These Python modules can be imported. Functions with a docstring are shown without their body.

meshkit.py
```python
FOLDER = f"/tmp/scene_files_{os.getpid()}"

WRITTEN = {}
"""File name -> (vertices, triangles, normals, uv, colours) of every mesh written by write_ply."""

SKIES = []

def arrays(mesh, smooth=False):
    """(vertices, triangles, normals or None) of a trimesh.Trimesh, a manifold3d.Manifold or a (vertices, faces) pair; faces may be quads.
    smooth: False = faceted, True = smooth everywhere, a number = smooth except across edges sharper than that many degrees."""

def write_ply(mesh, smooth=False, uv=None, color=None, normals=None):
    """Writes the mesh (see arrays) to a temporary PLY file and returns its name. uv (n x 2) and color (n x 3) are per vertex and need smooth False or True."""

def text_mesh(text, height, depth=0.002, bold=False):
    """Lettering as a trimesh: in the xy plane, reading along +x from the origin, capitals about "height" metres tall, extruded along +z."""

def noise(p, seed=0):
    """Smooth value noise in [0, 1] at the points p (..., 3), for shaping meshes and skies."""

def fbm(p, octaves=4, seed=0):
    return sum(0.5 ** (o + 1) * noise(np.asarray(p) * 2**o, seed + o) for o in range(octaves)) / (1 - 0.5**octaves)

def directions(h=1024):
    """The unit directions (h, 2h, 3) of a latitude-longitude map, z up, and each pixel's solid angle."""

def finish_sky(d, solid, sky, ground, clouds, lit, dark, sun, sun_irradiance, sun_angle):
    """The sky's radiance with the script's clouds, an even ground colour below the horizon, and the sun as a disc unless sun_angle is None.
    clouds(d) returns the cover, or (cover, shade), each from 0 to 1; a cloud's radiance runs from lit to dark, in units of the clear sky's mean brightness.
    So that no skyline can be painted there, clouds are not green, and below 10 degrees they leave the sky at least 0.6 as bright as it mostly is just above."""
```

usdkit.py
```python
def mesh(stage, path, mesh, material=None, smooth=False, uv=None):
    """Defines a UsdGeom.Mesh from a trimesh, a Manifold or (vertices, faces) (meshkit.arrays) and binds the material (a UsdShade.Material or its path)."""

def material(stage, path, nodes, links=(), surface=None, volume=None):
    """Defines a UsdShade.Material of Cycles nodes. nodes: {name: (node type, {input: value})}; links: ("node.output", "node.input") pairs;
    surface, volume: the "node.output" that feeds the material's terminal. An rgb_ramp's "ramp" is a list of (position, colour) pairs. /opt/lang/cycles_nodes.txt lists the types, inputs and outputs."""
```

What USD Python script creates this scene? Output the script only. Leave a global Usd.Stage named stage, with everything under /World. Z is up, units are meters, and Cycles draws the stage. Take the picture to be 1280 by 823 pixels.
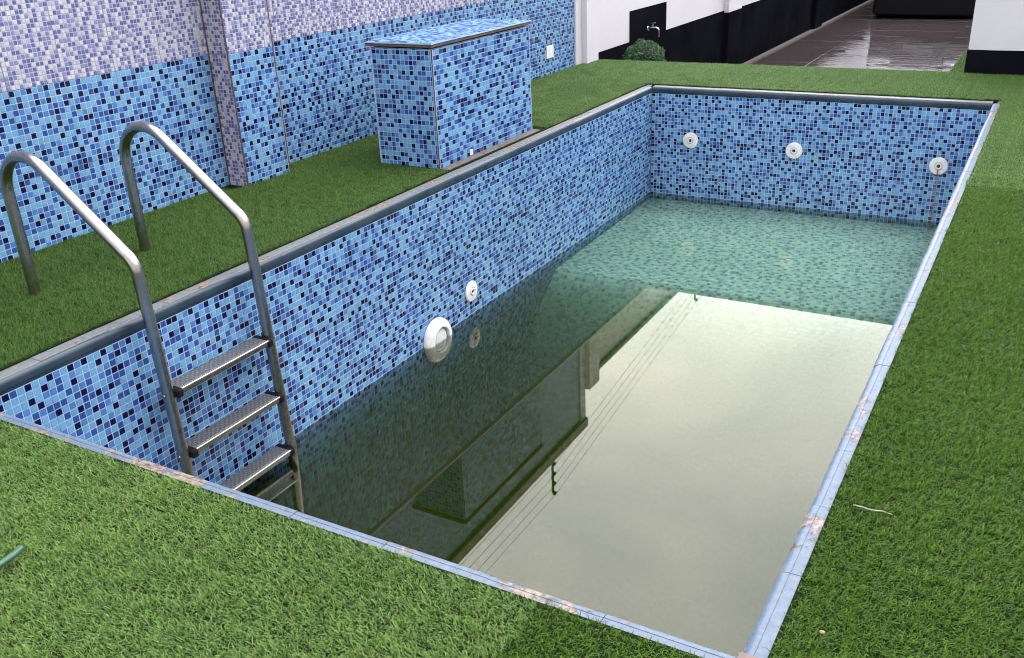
import math, random
import numpy as np, trimesh, shapely, usdkit, meshkit
from shapely.geometry import Polygon, box as sbox
from pxr import Usd, UsdGeom, UsdShade, UsdLux, Gf, Sdf, Vt

stage = Usd.Stage.CreateInMemory()
UsdGeom.SetStageUpAxis(stage, 'Z')
UsdGeom.Xform.Define(stage, '/World')
UsdGeom.Scope.Define(stage, '/World/Looks')
RNG = np.random.default_rng(7)
random.seed(7)

# ------------------------------------------------------------------ camera
YAW, PITCH, ROLL, FPX = -0.5286103, 0.4165799, -0.0444763, 1170.75
CAM = np.array([2.5625, -1.2759, 1.1943])
fwd = np.array([math.sin(YAW)*math.cos(PITCH), math.cos(YAW)*math.cos(PITCH), -math.sin(PITCH)])
r0 = np.array([math.cos(YAW), -math.sin(YAW), 0.0]); u0 = np.cross(r0, fwd)
right = math.cos(ROLL)*r0 + math.sin(ROLL)*u0
up = -math.sin(ROLL)*r0 + math.cos(ROLL)*u0
cam = UsdGeom.Camera.Define(stage, '/World/camera')
M4 = Gf.Matrix4d(*[float(x) for x in (*right, 0, *up, 0, *(-fwd), 0, *CAM, 1)])
cam.AddTransformOp().Set(M4)
cam.CreateHorizontalApertureAttr(36.0)
cam.CreateFocalLengthAttr(36.0*FPX/1280.0)
cam.CreateClippingRangeAttr(Gf.Vec2f(0.05, 2000))
EXPOSURE = 1.0
cam.CreateExposureAttr(EXPOSURE)

# ------------------------------------------------------------------ sky and sun (overcast)
SUN_EL, SUN_AZ = math.radians(64), math.radians(52)        # azimuth = atan2(x, y)
SKY_STRENGTH = 0.12
GLOW = (.02, .67, .74)                                    # the thinnest, brightest part of the cloud cover
sky_mat = usdkit.material(stage, '/World/Looks/sky_overcast', {
    'tc': ('texture_coordinate', {}),
    'sky': ('sky_texture', {'sky_type': 'single_scattering', 'sun_disc': False, 'sun_elevation': SUN_EL, 'sun_rotation': SUN_AZ}),
    'mp': ('mapping', {'scale': (1.0, 1.0, 2.2)}),
    'n1': ('noise_texture', {'scale': 2.6, 'detail': 5.0, 'roughness': 0.5, 'distortion': .4}),
    'cl': ('rgb_ramp', {'ramp': [(0.30, (10.6, 11.0, 12.3)), (0.5, (13.4, 13.6, 14.9)), (0.70, (16.6, 16.5, 17.2))]}),
    'mx': ('mix', {'fac': 0.9}),
    'sep': ('vector_math', {'math_type': 'dot_product', 'vector2': GLOW}), 'gr': ('map_range', {'range_type': 'smoothstep', 'from_min': .35, 'from_max': 1.0, 'to_min': .92, 'to_max': 1.95}), 'gc': ('combine_color', {}), 'mg': ('mix', {'mix_type': 'multiply', 'fac': 1.0}),
    'bg': ('background_shader', {'strength': SKY_STRENGTH}),
}, [('tc.generated', 'mp.vector'), ('mp.vector', 'n1.vector'), ('n1.fac', 'cl.fac'), ('sky.color', 'mx.color1'), ('cl.color', 'mx.color2'),
    ('tc.generated', 'sep.vector1'), ('sep.value', 'gr.value'), ('gr.result', 'gc.r'), ('gr.result', 'gc.g'), ('gr.result', 'gc.b'),
    ('mx.color', 'mg.color1'), ('gc.color', 'mg.color2'), ('mg.color', 'bg.color')], surface='bg.background')
dome = UsdLux.DomeLight.Define(stage, '/World/sky')
dome.CreateIntensityAttr(1.0)
UsdShade.MaterialBindingAPI.Apply(dome.GetPrim()).Bind(sky_mat)
dome.GetPrim().SetCustomDataByKey('kind', 'structure')
sun = UsdLux.DistantLight.Define(stage, '/World/sun')
sun.CreateIntensityAttr(0.16); sun.CreateAngleAttr(20.0); sun.CreateNormalizeAttr(True)
sun.CreateColorAttr(Gf.Vec3f(1.0, 0.96, 0.9))
sd = np.array([math.sin(SUN_AZ)*math.cos(SUN_EL), math.cos(SUN_AZ)*math.cos(SUN_EL), math.sin(SUN_EL)])
zx = np.cross([0, 0, 1], sd); zx /= np.linalg.norm(zx); zy = np.cross(sd, zx)
sun.AddTransformOp().Set(Gf.Matrix4d(*[float(x) for x in (*zx, 0, *zy, 0, *sd, 0, 0, 0, 20, 1)]))

# ------------------------------------------------------------------ naming helpers
_used = {}
def numbered(parent, name):
    k = (parent, name); n = _used.get(k, 0); _used[k] = n+1
    return f'{parent}/{name}' if n == 0 else f'{parent}/{name}_{n:03d}'
def path_of(o):
    return '/World' if o is None else str(o.GetPath())
def tag(p, label=None, cat=None, group=None, kind=None):
    for k, v in (('label', label), ('category', cat), ('group', group), ('kind', kind)):
        if v: p.SetCustomDataByKey(k, v)
    return p
def xf(name, parent=None, loc=None, **kw):
    x = UsdGeom.Xform.Define(stage, numbered(path_of(parent), name))
    if loc is not None: x.AddTranslateOp().Set(Gf.Vec3d(*map(float, loc)))
    return tag(x.GetPrim(), **kw)
def obj(name, mesh, mat, parent=None, smooth=False, col=None, **kw):
    m = usdkit.mesh(stage, numbered(path_of(parent), name), mesh, mat, smooth=smooth)
    if col is not None:
        UsdGeom.PrimvarsAPI(m).CreatePrimvar('tint', Sdf.ValueTypeNames.Color3fArray, 'vertex').Set(Vt.Vec3fArray.FromNumpy(np.asarray(col, np.float32)))
    return tag(m.GetPrim(), **kw)
cat_ = trimesh.util.concatenate
def bx(x0, x1, y0, y1, z0, z1):
    b = trimesh.creation.box([x1-x0, y1-y0, z1-z0]); b.apply_translation([(x0+x1)/2, (y0+y1)/2, (z0+z1)/2]); return b
def cbx(x0, x1, y0, y1, z0, z1, c=0.003):
    """box with chamfered edges"""
    pts = []
    for sx in (0, 1):
        for sy in (0, 1):
            for sz in (0, 1):
                p = np.array([(x0, x1)[sx], (y0, y1)[sy], (z0, z1)[sz]], float)
                s = np.array([1-2*sx, 1-2*sy, 1-2*sz])*c
                for k in range(3):
                    q = p + s; q[k] = p[k]; pts.append(q)
    return trimesh.convex.convex_hull(np.array(pts))
def tube(pts, rad, n=14, caps=True):
    pts = np.asarray(pts, float); m = len(pts)
    rad = np.full(m, rad) if np.ndim(rad) == 0 else np.asarray(rad)
    t = np.gradient(pts, axis=0); t /= np.linalg.norm(t, axis=1)[:, None]
    a = np.array([0, 0, 1.0]) if abs(t[0][2]) < .9 else np.array([0, 1.0, 0])
    nrm = np.cross(t[0], a); nrm /= np.linalg.norm(nrm)
    V = []; ang = np.linspace(0, 2*np.pi, n, endpoint=False)
    for i in range(m):
        nrm = nrm - t[i]*(nrm@t[i]); nrm /= np.linalg.norm(nrm); b = np.cross(t[i], nrm)
        V.append(pts[i] + rad[i]*(np.cos(ang)[:, None]*nrm + np.sin(ang)[:, None]*b))
    V = np.vstack(V); F = []
    for i in range(m-1):
        for j in range(n):
            a0, a1 = i*n+j, i*n+(j+1) % n
            F += [[a0, a1, a1+n], [a0, a1+n, a0+n]]
    if caps:
        k = len(V); V = np.vstack([V, pts[0], pts[-1]])
        for j in range(n):
            F += [[k, (j+1) % n, j], [k+1, (m-1)*n+j, (m-1)*n+(j+1) % n]]
    return trimesh.Trimesh(V, F, process=False)
def lathe(prof, n=40):
    return trimesh.creation.revolve(np.array(prof, float), sections=n)
def orient(m, n, at):
    """lathe axis z -> direction n, at a point"""
    n = np.asarray(n, float)/np.linalg.norm(n)
    T = trimesh.geometry.align_vectors([0, 0, 1], n); m = m.copy(); m.apply_transform(T); m.apply_translation(at); return m
def project(p):
    d = np.asarray(p) - CAM; z = d@fwd
    return np.stack([640 + FPX*(d@right)/z, 411.5 - FPX*(d@up)/z], -1), z
def lin(*c):
    c = np.array(c, float)/255
    return tuple(np.where(c <= .04045, c/12.92, ((c+.055)/1.055)**2.4))

# ------------------------------------------------------------------ materials
def mat(name, nodes, links=(), surface='p.BSDF', volume=None):
    return usdkit.material(stage, '/World/Looks/'+name, nodes, links, surface=surface, volume=volume)
def plain(name, col, rough=.5, **kw):
    return mat(name, {'p': ('principled_bsdf', {'base_color': col, 'roughness': rough, **kw})})
def noisy(name, c1, c2, scale=8., rough=(.4, .6), bump=0., bscale=None, detail=5., lo=.35, hi=.65, **kw):
    nodes = {'g': ('geometry', {}), 'n': ('noise_texture', {'scale': scale, 'detail': detail, 'roughness': .6}),
             'c': ('rgb_ramp', {'ramp': [(lo, c1), (hi, c2)]}),
             'r': ('map_range', {'from_min': .3, 'from_max': .7, 'to_min': rough[0], 'to_max': rough[1]}),
             'p': ('principled_bsdf', dict(kw))}
    links = [('g.position', 'n.vector'), ('n.fac', 'c.fac'), ('c.color', 'p.base_color'), ('n.fac', 'r.value'), ('r.result', 'p.roughness')]
    if bump:
        nodes['b'] = ('bump', {'strength': 1.0, 'distance': bump})
        nodes['bn'] = ('noise_texture', {'scale': bscale or scale*6, 'detail': 4.})
        links += [('g.position', 'bn.vector'), ('bn.fac', 'b.height'), ('b.normal', 'p.normal')]
    return mat(name, nodes, links)

# mosaic chips: per-chip colour from the mesh, faint print mottling, a rust streak under the far right inlet
M_chip = mat('mosaic_glaze', {
    'a': ('attribute', {'attribute': 'tint'}), 'g': ('geometry', {}),
    'n': ('noise_texture', {'scale': 160., 'detail': 3.}), 'n2': ('noise_texture', {'scale': 1.7, 'detail': 4.}),
    'v': ('map_range', {'from_min': .25, 'from_max': .75, 'to_min': .86, 'to_max': 1.12}),
    'v2': ('map_range', {'from_min': .3, 'from_max': .7, 'to_min': .93, 'to_max': 1.06}),
    'mv': ('math', {'math_type': 'multiply'}),
    'cc': ('combine_color', {}), 'm': ('mix', {'mix_type': 'multiply', 'fac': 1.0}),
    'xyz': ('separate_xyz', {}),
    'dx': ('math', {'math_type': 'subtract', 'value2': 1.995}), 'ax': ('math', {'math_type': 'absolute'}),
    'wob': ('noise_texture', {'scale': 30., 'detail': 3.}), 'wm': ('math', {'math_type': 'multiply', 'value2': .022}),
    'lx': ('math', {'math_type': 'less_than'}),
    'gy': ('math', {'math_type': 'greater_than', 'value2': 5.25}), 'lz': ('math', {'math_type': 'less_than', 'value2': -.43}),
    'm1': ('math', {'math_type': 'multiply'}), 'm2': ('math', {'math_type': 'multiply'}), 'm3': ('math', {'math_type': 'multiply', 'value2': .6}),
    'st': ('mix', {'color2': (.11, .075, .03)}),
    'rr': ('map_range', {'from_min': .3, 'from_max': .7, 'to_min': .16, 'to_max': .34}),
    'p': ('principled_bsdf', {'specular_ior_level': .36}),
}, [('g.position', 'n.vector'), ('g.position', 'n2.vector'), ('n.fac', 'v.value'), ('n2.fac', 'v2.value'), ('v.result', 'mv.value1'), ('v2.result', 'mv.value2'),
    ('mv.value', 'cc.r'), ('mv.value', 'cc.g'), ('mv.value', 'cc.b'),
    ('a.color', 'm.color1'), ('cc.color', 'm.color2'), ('g.position', 'xyz.vector'), ('xyz.x', 'dx.value1'), ('dx.value', 'ax.value1'),
    ('g.position', 'wob.vector'), ('wob.fac', 'wm.value1'), ('ax.value', 'lx.value1'), ('wm.value', 'lx.value2'),
    ('xyz.y', 'gy.value1'), ('xyz.z', 'lz.value1'), ('lx.value', 'm1.value1'), ('gy.value', 'm1.value2'), ('m1.value', 'm2.value1'), ('lz.value', 'm2.value2'),
    ('m2.value', 'm3.value1'), ('m3.value', 'st.fac'), ('m.color', 'st.color1'), ('st.color', 'p.base_color'), ('n2.fac', 'rr.value'), ('rr.result', 'p.roughness')])
M_grout_blue = noisy('pale_blue_grout', (.24, .33, .48), (.30, .40, .55), 3., (.35, .55))
M_grout_silt = noisy('silty_grout', (.34, .42, .43), (.42, .50, .50), 3., (.4, .6))
M_grout_lilac = noisy('lilac_white_grout', (.30, .292, .32), (.36, .352, .38), 3., (.35, .55))
M_joint = noisy('tile_joint_cement', (.05, .05, .06), (.12, .11, .11), 20., (.8, .9))
M_concrete = noisy('deck_concrete', (.16, .15, .14), (.26, .25, .23), 5., (.8, .95), .002)
M_trim = noisy('shade_toned_edge_trim', (.012, .022, .032), (.022, .036, .048), 5., (.18, .28), specular_ior_level=.35)
def peeling(name, b1, b2, b3, cut):
    return mat(name, {
    'g': ('geometry', {}), 'n': ('noise_texture', {'scale': 17., 'detail': 8., 'roughness': .7}), 'n2': ('noise_texture', {'scale': 60., 'detail': 4., 'roughness': .6}),
    'n3': ('noise_texture', {'scale': 1.9, 'detail': 3.}), 'n4': ('noise_texture', {'scale': 170., 'detail': 2.}),
    'base': ('rgb_ramp', {'ramp': [(.35, b1), (.55, b2), (.7, b3)]}),
    'peel': ('rgb_ramp', {'ramp': [(.35, (.025, .02, .017)), (.42, (.075, .048, .036)), (.50, (.15, .105, .08)), (.58, (.19, .17, .14)), (.68, (.13, .078, .05))]}),
    'pm': ('rgb_ramp', {'ramp': [(cut, (0, 0, 0)), (cut+.015, (1, 1, 1))]}),
    'spk': ('rgb_ramp', {'ramp': [(.68, (0, 0, 0)), (.70, (1, 1, 1))]}),
    'add': ('math', {'math_type': 'multiply_add', 'value2': .60, 'value3': 0.}), 'add2': ('math', {'math_type': 'multiply_add', 'value2': .66}),
    'mx': ('mix', {}), 'mx2': ('mix', {'color2': (.06, .045, .035)}), 'bm': ('bump', {'strength': .6, 'distance': .002, 'invert': True}),
    'p': ('principled_bsdf', {'roughness': .42}),
}, [('g.position', 'n.vector'), ('g.position', 'n2.vector'), ('g.position', 'n3.vector'), ('g.position', 'n4.vector'), ('n2.fac', 'base.fac'), ('n2.fac', 'peel.fac'),
    ('n3.fac', 'add.value1'), ('n.fac', 'add2.value1'), ('add.value', 'add2.value3'), ('add2.value', 'pm.fac'), ('base.color', 'mx.color1'), ('peel.color', 'mx.color2'), ('pm.color', 'mx.fac'),
    ('n4.fac', 'spk.fac'), ('spk.color', 'mx2.fac'), ('mx.color', 'mx2.color1'), ('mx2.color', 'p.base_color'), ('pm.color', 'bm.height'), ('bm.normal', 'p.normal')])
M_paint = peeling('peeling_pale_blue_paint', (.052, .076, .110), (.068, .096, .134), (.100, .116, .136), .672)
M_paint_cream = peeling('weathered_cream_blue_paint', (.075, .086, .090), (.110, .116, .112), (.150, .142, .122), .665)
M_terracotta = noisy('bare_terracotta', (.115, .075, .062), (.17, .12, .10), 30., (.7, .9), .001)
M_darkedge = noisy('dark_brown_raw_tile_edge', (.03, .02, .017), (.09, .06, .05), 30., (.7, .9))
M_mortar = noisy('dirty_mortar', (.06, .05, .047), (.12, .10, .092), 25., (.8, .95), .001)
M_steel = mat('brushed_stainless_steel', {
    'g': ('geometry', {}), 'n': ('noise_texture', {'scale': 9., 'detail': 5., 'roughness': .7}),
    'c': ('rgb_ramp', {'ramp': [(.3, (.34, .31, .275)), (.7, (.38, .345, .31))]}),
    'r': ('map_range', {'from_min': .3, 'from_max': .7, 'to_min': .20, 'to_max': .27}),
    'p': ('principled_bsdf', {'metallic': 1.0})},
    [('g.position', 'n.vector'), ('n.fac', 'c.fac'), ('c.color', 'p.base_color'), ('n.fac', 'r.value'), ('r.result', 'p.roughness')])
M_tread = mat('checkered_tread_steel', {
    'g': ('geometry', {}), 'm': ('mapping', {'scale': (1, 1, 1), 'rotation': (0, 0, .785)}), 'v': ('voronoi_texture', {'scale': 62., 'randomness': .15}),
    'c': ('rgb_ramp', {'ramp': [(.22, (.24, .235, .23)), (.42, (.13, .128, .128))]}), 'b': ('bump', {'strength': .8, 'distance': .002, 'invert': True}),
    'p': ('principled_bsdf', {'metallic': .85, 'roughness': .38})},
    [('g.position', 'm.vector'), ('m.vector', 'v.vector'), ('v.distance', 'c.fac'), ('c.color', 'p.base_color'), ('v.distance', 'b.height'), ('b.normal', 'p.normal')])
M_blackplastic = plain('black_plastic', (.006, .006, .007), .55, specular_ior_level=.2, ior=1.25)
M_whiteplastic = noisy('white_abs_plastic', (.50, .49, .455), (.58, .57, .54), 25., (.3, .45))
M_lens = plain('frosted_lamp_lens', (.46, .48, .47), .12, coat_weight=.6)
M_lensdeep = plain('grey_reflector', (.22, .22, .19), .25, metallic=.6)
M_hole = plain('dark_hole', (.01, .01, .009), .7)
M_rust = noisy('brown_rust', (.18, .07, .02), (.30, .14, .05), 60., (.8, .9))
M_whitewall = noisy('white_wall_paint', (.445, .425, .432), (.49, .468, .475), 1.3, (.55, .7), .0015, 30.)
M_blackwall = noisy('black_wall_paint', (.0030, .0030, .0048), (.006, .006, .0085), 2.5, (.8, .95), .001, 40., specular_ior_level=.05, ior=1.08)
M_band = noisy('grey_wall_capping', (.15, .145, .13), (.20, .19, .175), 4., (.6, .8), .001)
M_rear = noisy('added_bounce_render', (.47, .455, .45), (.53, .515, .51), 1.5, (.7, .85), .002, 30.)  # pale so the added house and wall bounce light back
M_fence = plain('black_fence_metal', (.01, .01, .011), .4)
M_wire = plain('fence_wire_steel', (.25, .25, .26), .4, metallic=.9)
M_chrome = plain('chrome_tap', (.42, .42, .41), .2, metallic=1.0)
M_hose = noisy('green_hose_rubber', (.012, .048, .024), (.020, .072, .038), 40., (.28, .4))
M_twig = noisy('pale_dry_stick', (.14, .12, .09), (.34, .32, .27), 90., (.7, .9))
M_debris = noisy('dry_pink_petal', (.16, .10, .07), (.26, .18, .13), 90., (.7, .9))
M_wet = mat('wet_brown_paving', {
    'g': ('geometry', {}), 'oi': ('object_info', {}), 'n': ('noise_texture', {'scale': .75, 'detail': 5., 'roughness': .6, 'distortion': .6}), 'n2': ('noise_texture', {'scale': 14., 'detail': 6.}),
    'c': ('rgb_ramp', {'ramp': [(.3, (.016, .012, .0115)), (.7, (.028, .022, .021))]}),
    'pud': ('rgb_ramp', {'ramp': [(.47, (1, 1, 1)), (.56, (0, 0, 0))]}),
    'r': ('map_range', {'from_min': 0., 'from_max': 1., 'to_min': .025, 'to_max': .07}),
    'b': ('bump', {'strength': .55, 'distance': .004}), 'bs': ('math', {'math_type': 'multiply'}),
    'p': ('principled_bsdf', {'specular_ior_level': .7})},
    [('g.position', 'n.vector'), ('g.position', 'n2.vector'), ('n2.fac', 'c.fac'), ('c.color', 'p.base_color'), ('n.fac', 'pud.fac'), ('pud.color', 'r.value'), ('r.result', 'p.roughness'),
     ('n2.fac', 'bs.value1'), ('pud.color', 'bs.value2'), ('bs.value', 'b.height'), ('b.normal', 'p.normal')])
M_ground = noisy('bare_ground', (.12, .10, .08), (.22, .19, .15), .5, (.85, .95), .01)
M_carpaint = plain('black_car_paint', (.005, .005, .006), .2, coat_weight=.35)
M_carglass = plain('dark_car_glass', (.01, .011, .012), .04, specular_ior_level=.8)
M_tyre = plain('tyre_rubber', (.015, .015, .015), .8)
M_plate = plain('number_plate_grey', (.16, .16, .155), .4)
M_headlamp = plain('headlamp_glass', (.4, .42, .44), .08, metallic=.5)
M_turfbase = noisy('turf_backing', (.004, .008, .002), (.010, .017, .005), 40., (.9, 1.), specular_ior_level=.05)
M_blade = mat('artificial_grass_blade', {
    'a': ('attribute', {'attribute': 'tint'}), 'g': ('geometry', {}), 'n': ('noise_texture', {'scale': 1.6, 'detail': 5., 'roughness': .6}),
    'k': ('rgb_ramp', {'ramp': [(.32, (.90, .92, .89)), (.5, (1., 1., 1.)), (.68, (1.12, 1.09, 1.06))]}),
    'm': ('mix', {'mix_type': 'multiply', 'fac': 1.}),
    'p': ('principled_bsdf', {'roughness': .45, 'specular_ior_level': .22}), 't': ('translucent_bsdf', {}), 'mc': ('mix_closure', {'fac': .22})},
    [('g.position', 'n.vector'), ('n.fac', 'k.fac'), ('a.color', 'm.color1'), ('k.color', 'm.color2'), ('m.color', 'p.base_color'), ('m.color', 't.color'),
     ('p.BSDF', 'mc.closure1'), ('t.BSDF', 'mc.closure2')], surface='mc.closure')
M_leaf = mat('topiary_leaf', {
    'a': ('attribute', {'attribute': 'tint'}), 'p': ('principled_bsdf', {'roughness': .4}), 't': ('translucent_bsdf', {}), 'mc': ('mix_closure', {'fac': .25})},
    [('a.color', 'p.base_color'), ('a.color', 't.color'), ('p.BSDF', 'mc.closure1'), ('t.BSDF', 'mc.closure2')], surface='mc.closure')
M_bark = noisy('brown_bark', (.06, .04, .025), (.13, .09, .06), 30., (.8, .95))
M_pot = noisy('dark_clay_pot', (.05, .035, .03), (.08, .06, .05), 12., (.6, .8))
# murky green pool water: a clear mirror-like surface over an absorbing, faintly scattering body
WATER_IOR = 1.54
M_water = mat('murky_green_water', {
    'f': ('fresnel', {'IOR': WATER_IOR}), 't': ('transparent_bsdf', {'color': (1, 1, 1)}), 'gl': ('glossy_bsdf', {'color': (1, .98, .79), 'roughness': 0.0}),
    'm': ('mix_closure', {}),
    'ab': ('absorption_volume', {'color': (.16, .42, .20), 'density': 4.3}), 'sc': ('scatter_volume', {'color': (.50, .60, .01), 'density': .24}),
    'ad': ('add_closure', {})},
    [('f.fac', 'm.fac'), ('t.BSDF', 'm.closure1'), ('gl.BSDF', 'm.closure2'), ('ab.volume', 'ad.closure1'), ('sc.volume', 'ad.closure2')],
    surface='m.closure', volume='ad.closure')

# ------------------------------------------------------------------ dimensions (metres; z = 0 at the top of the pool coping)
PW, PL, ZW = 2.25, 5.304, -0.795
XW = -0.985                     # face of the tiled patio wall
WALL_END = 6.05
DECK_END, ZD = 6.45, -0.70      # far edge of the deck, driveway level
ZT = 0.003                      # turf backing, lying on the outer part of the coping
FLOOR = [(PL+.01, -.843), (3.7, -.872), (2.6, -1.70), (-.01, -1.84)]

# ------------------------------------------------------------------ mosaic tile generator
BLUE = [lin(89, 133, 161), lin(63, 101, 146), lin(36, 61, 112), lin(5, 4, 33)]
SILT = [lin(180, 202, 202), lin(168, 193, 198), lin(142, 168, 180), lin(108, 132, 148)]
BLUE_PATIO = [lin(91, 134, 160), lin(62, 102, 146), lin(37, 63, 112), lin(5, 4, 33)]
LILAC = [lin(166, 163, 169), lin(150, 149, 162), lin(106, 108, 143), lin(78, 81, 124)]
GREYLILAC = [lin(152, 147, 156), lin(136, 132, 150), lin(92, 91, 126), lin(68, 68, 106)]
CHIPS = {'blue': (10, 14), 'lilac': (14, 19)}                 # chips across and down one tile
def pattern(kind, rng):
    CU, CV = CHIPS[kind]
    g = np.zeros((CV, CU), int)
    if kind == 'blue':
        g[:] = 0
        order = [(i, j) for i in range(CV) for j in range(CU)]; rng.shuffle(order); cnt = [0, 0, 0, 0]
        for want, k in ((40, 2), (30, 1)):
            for i, j in order:
                if cnt[k] >= want: break
                if g[i, j]: continue
                same = sum(g[(i+a) % CV, (j+b) % CU] == k for a, b in ((0, 1), (0, -1), (1, 0), (-1, 0)))
                if same == 0 or (same == 1 and rng.random() < .3): g[i, j] = k; cnt[k] += 1
        spots = [(i, j) for i in range(CV) for j in range(CU)]; rng.shuffle(spots); n = 0
        for i, j in spots:
            near = sum(g[a, b] == 3 for a in range(max(0, i-1), min(CV, i+2)) for b in range(max(0, j-1), min(CU, j+2)))
            if near == 0 or (near == 1 and rng.random() < .10): g[i, j] = 3; n += 1
            if n >= 25: break
    else:
        for i in range(CV):
            j = -int(rng.integers(0, 3))
            while j < CU:
                a = int(rng.integers(1, 3)); b = int(rng.integers(1, 4))
                for k in range(j, min(j+a, CU)):
                    if k >= 0: g[i, k] = 0 if rng.random() < .75 else 1
                for k in range(j+a, min(j+a+b, CU)):
                    if k >= 0: g[i, k] = rng.choice([2, 3])
                j += a+b
    return g
PAT = {'blue': [pattern('blue', np.random.default_rng(s)) for s in (11, 12, 13, 14)], 'lilac': [pattern('lilac', np.random.default_rng(s)) for s in (21, 22, 23)]}
CANDS = {}                     # owner path -> candidate single chips (area, mesh pieces, parent)
def chips_mesh(c, U, V, N, hu, hv, lift, col, bev=.0012):
    """many chips at once: c centres, half sizes hu hv, top lifted along N"""
    n = len(c); sg = [(-1, -1), (1, -1), (1, 1), (-1, 1)]
    base = [c + U*(a*hu[:, None]) + V*(b*hv[:, None]) - N*.0008 for a, b in sg]
    tl = np.random.default_rng(n+int(abs(c[0]).sum()*1e3)).normal(0, .016, (n, 2))          # every chip sits a little askew
    top = [c + U*(a*(hu-bev)[:, None]) + V*(b*(hv-bev)[:, None]) + N*(lift + a*hu*tl[:, 0] + b*hv*tl[:, 1])[:, None] for a, b in sg]
    P = np.stack(base+top, 1).reshape(-1, 3)
    q = [[4, 5, 6], [4, 6, 7]] + sum([[[i, (i+1) % 4, 4+(i+1) % 4], [i, 4+(i+1) % 4, 4+i]] for i in range(4)], [])
    F = (np.arange(n)[:, None, None]*8 + np.array(q)[None]).reshape(-1, 3)
    return P, F, np.repeat(col, 8, axis=0)
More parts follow.
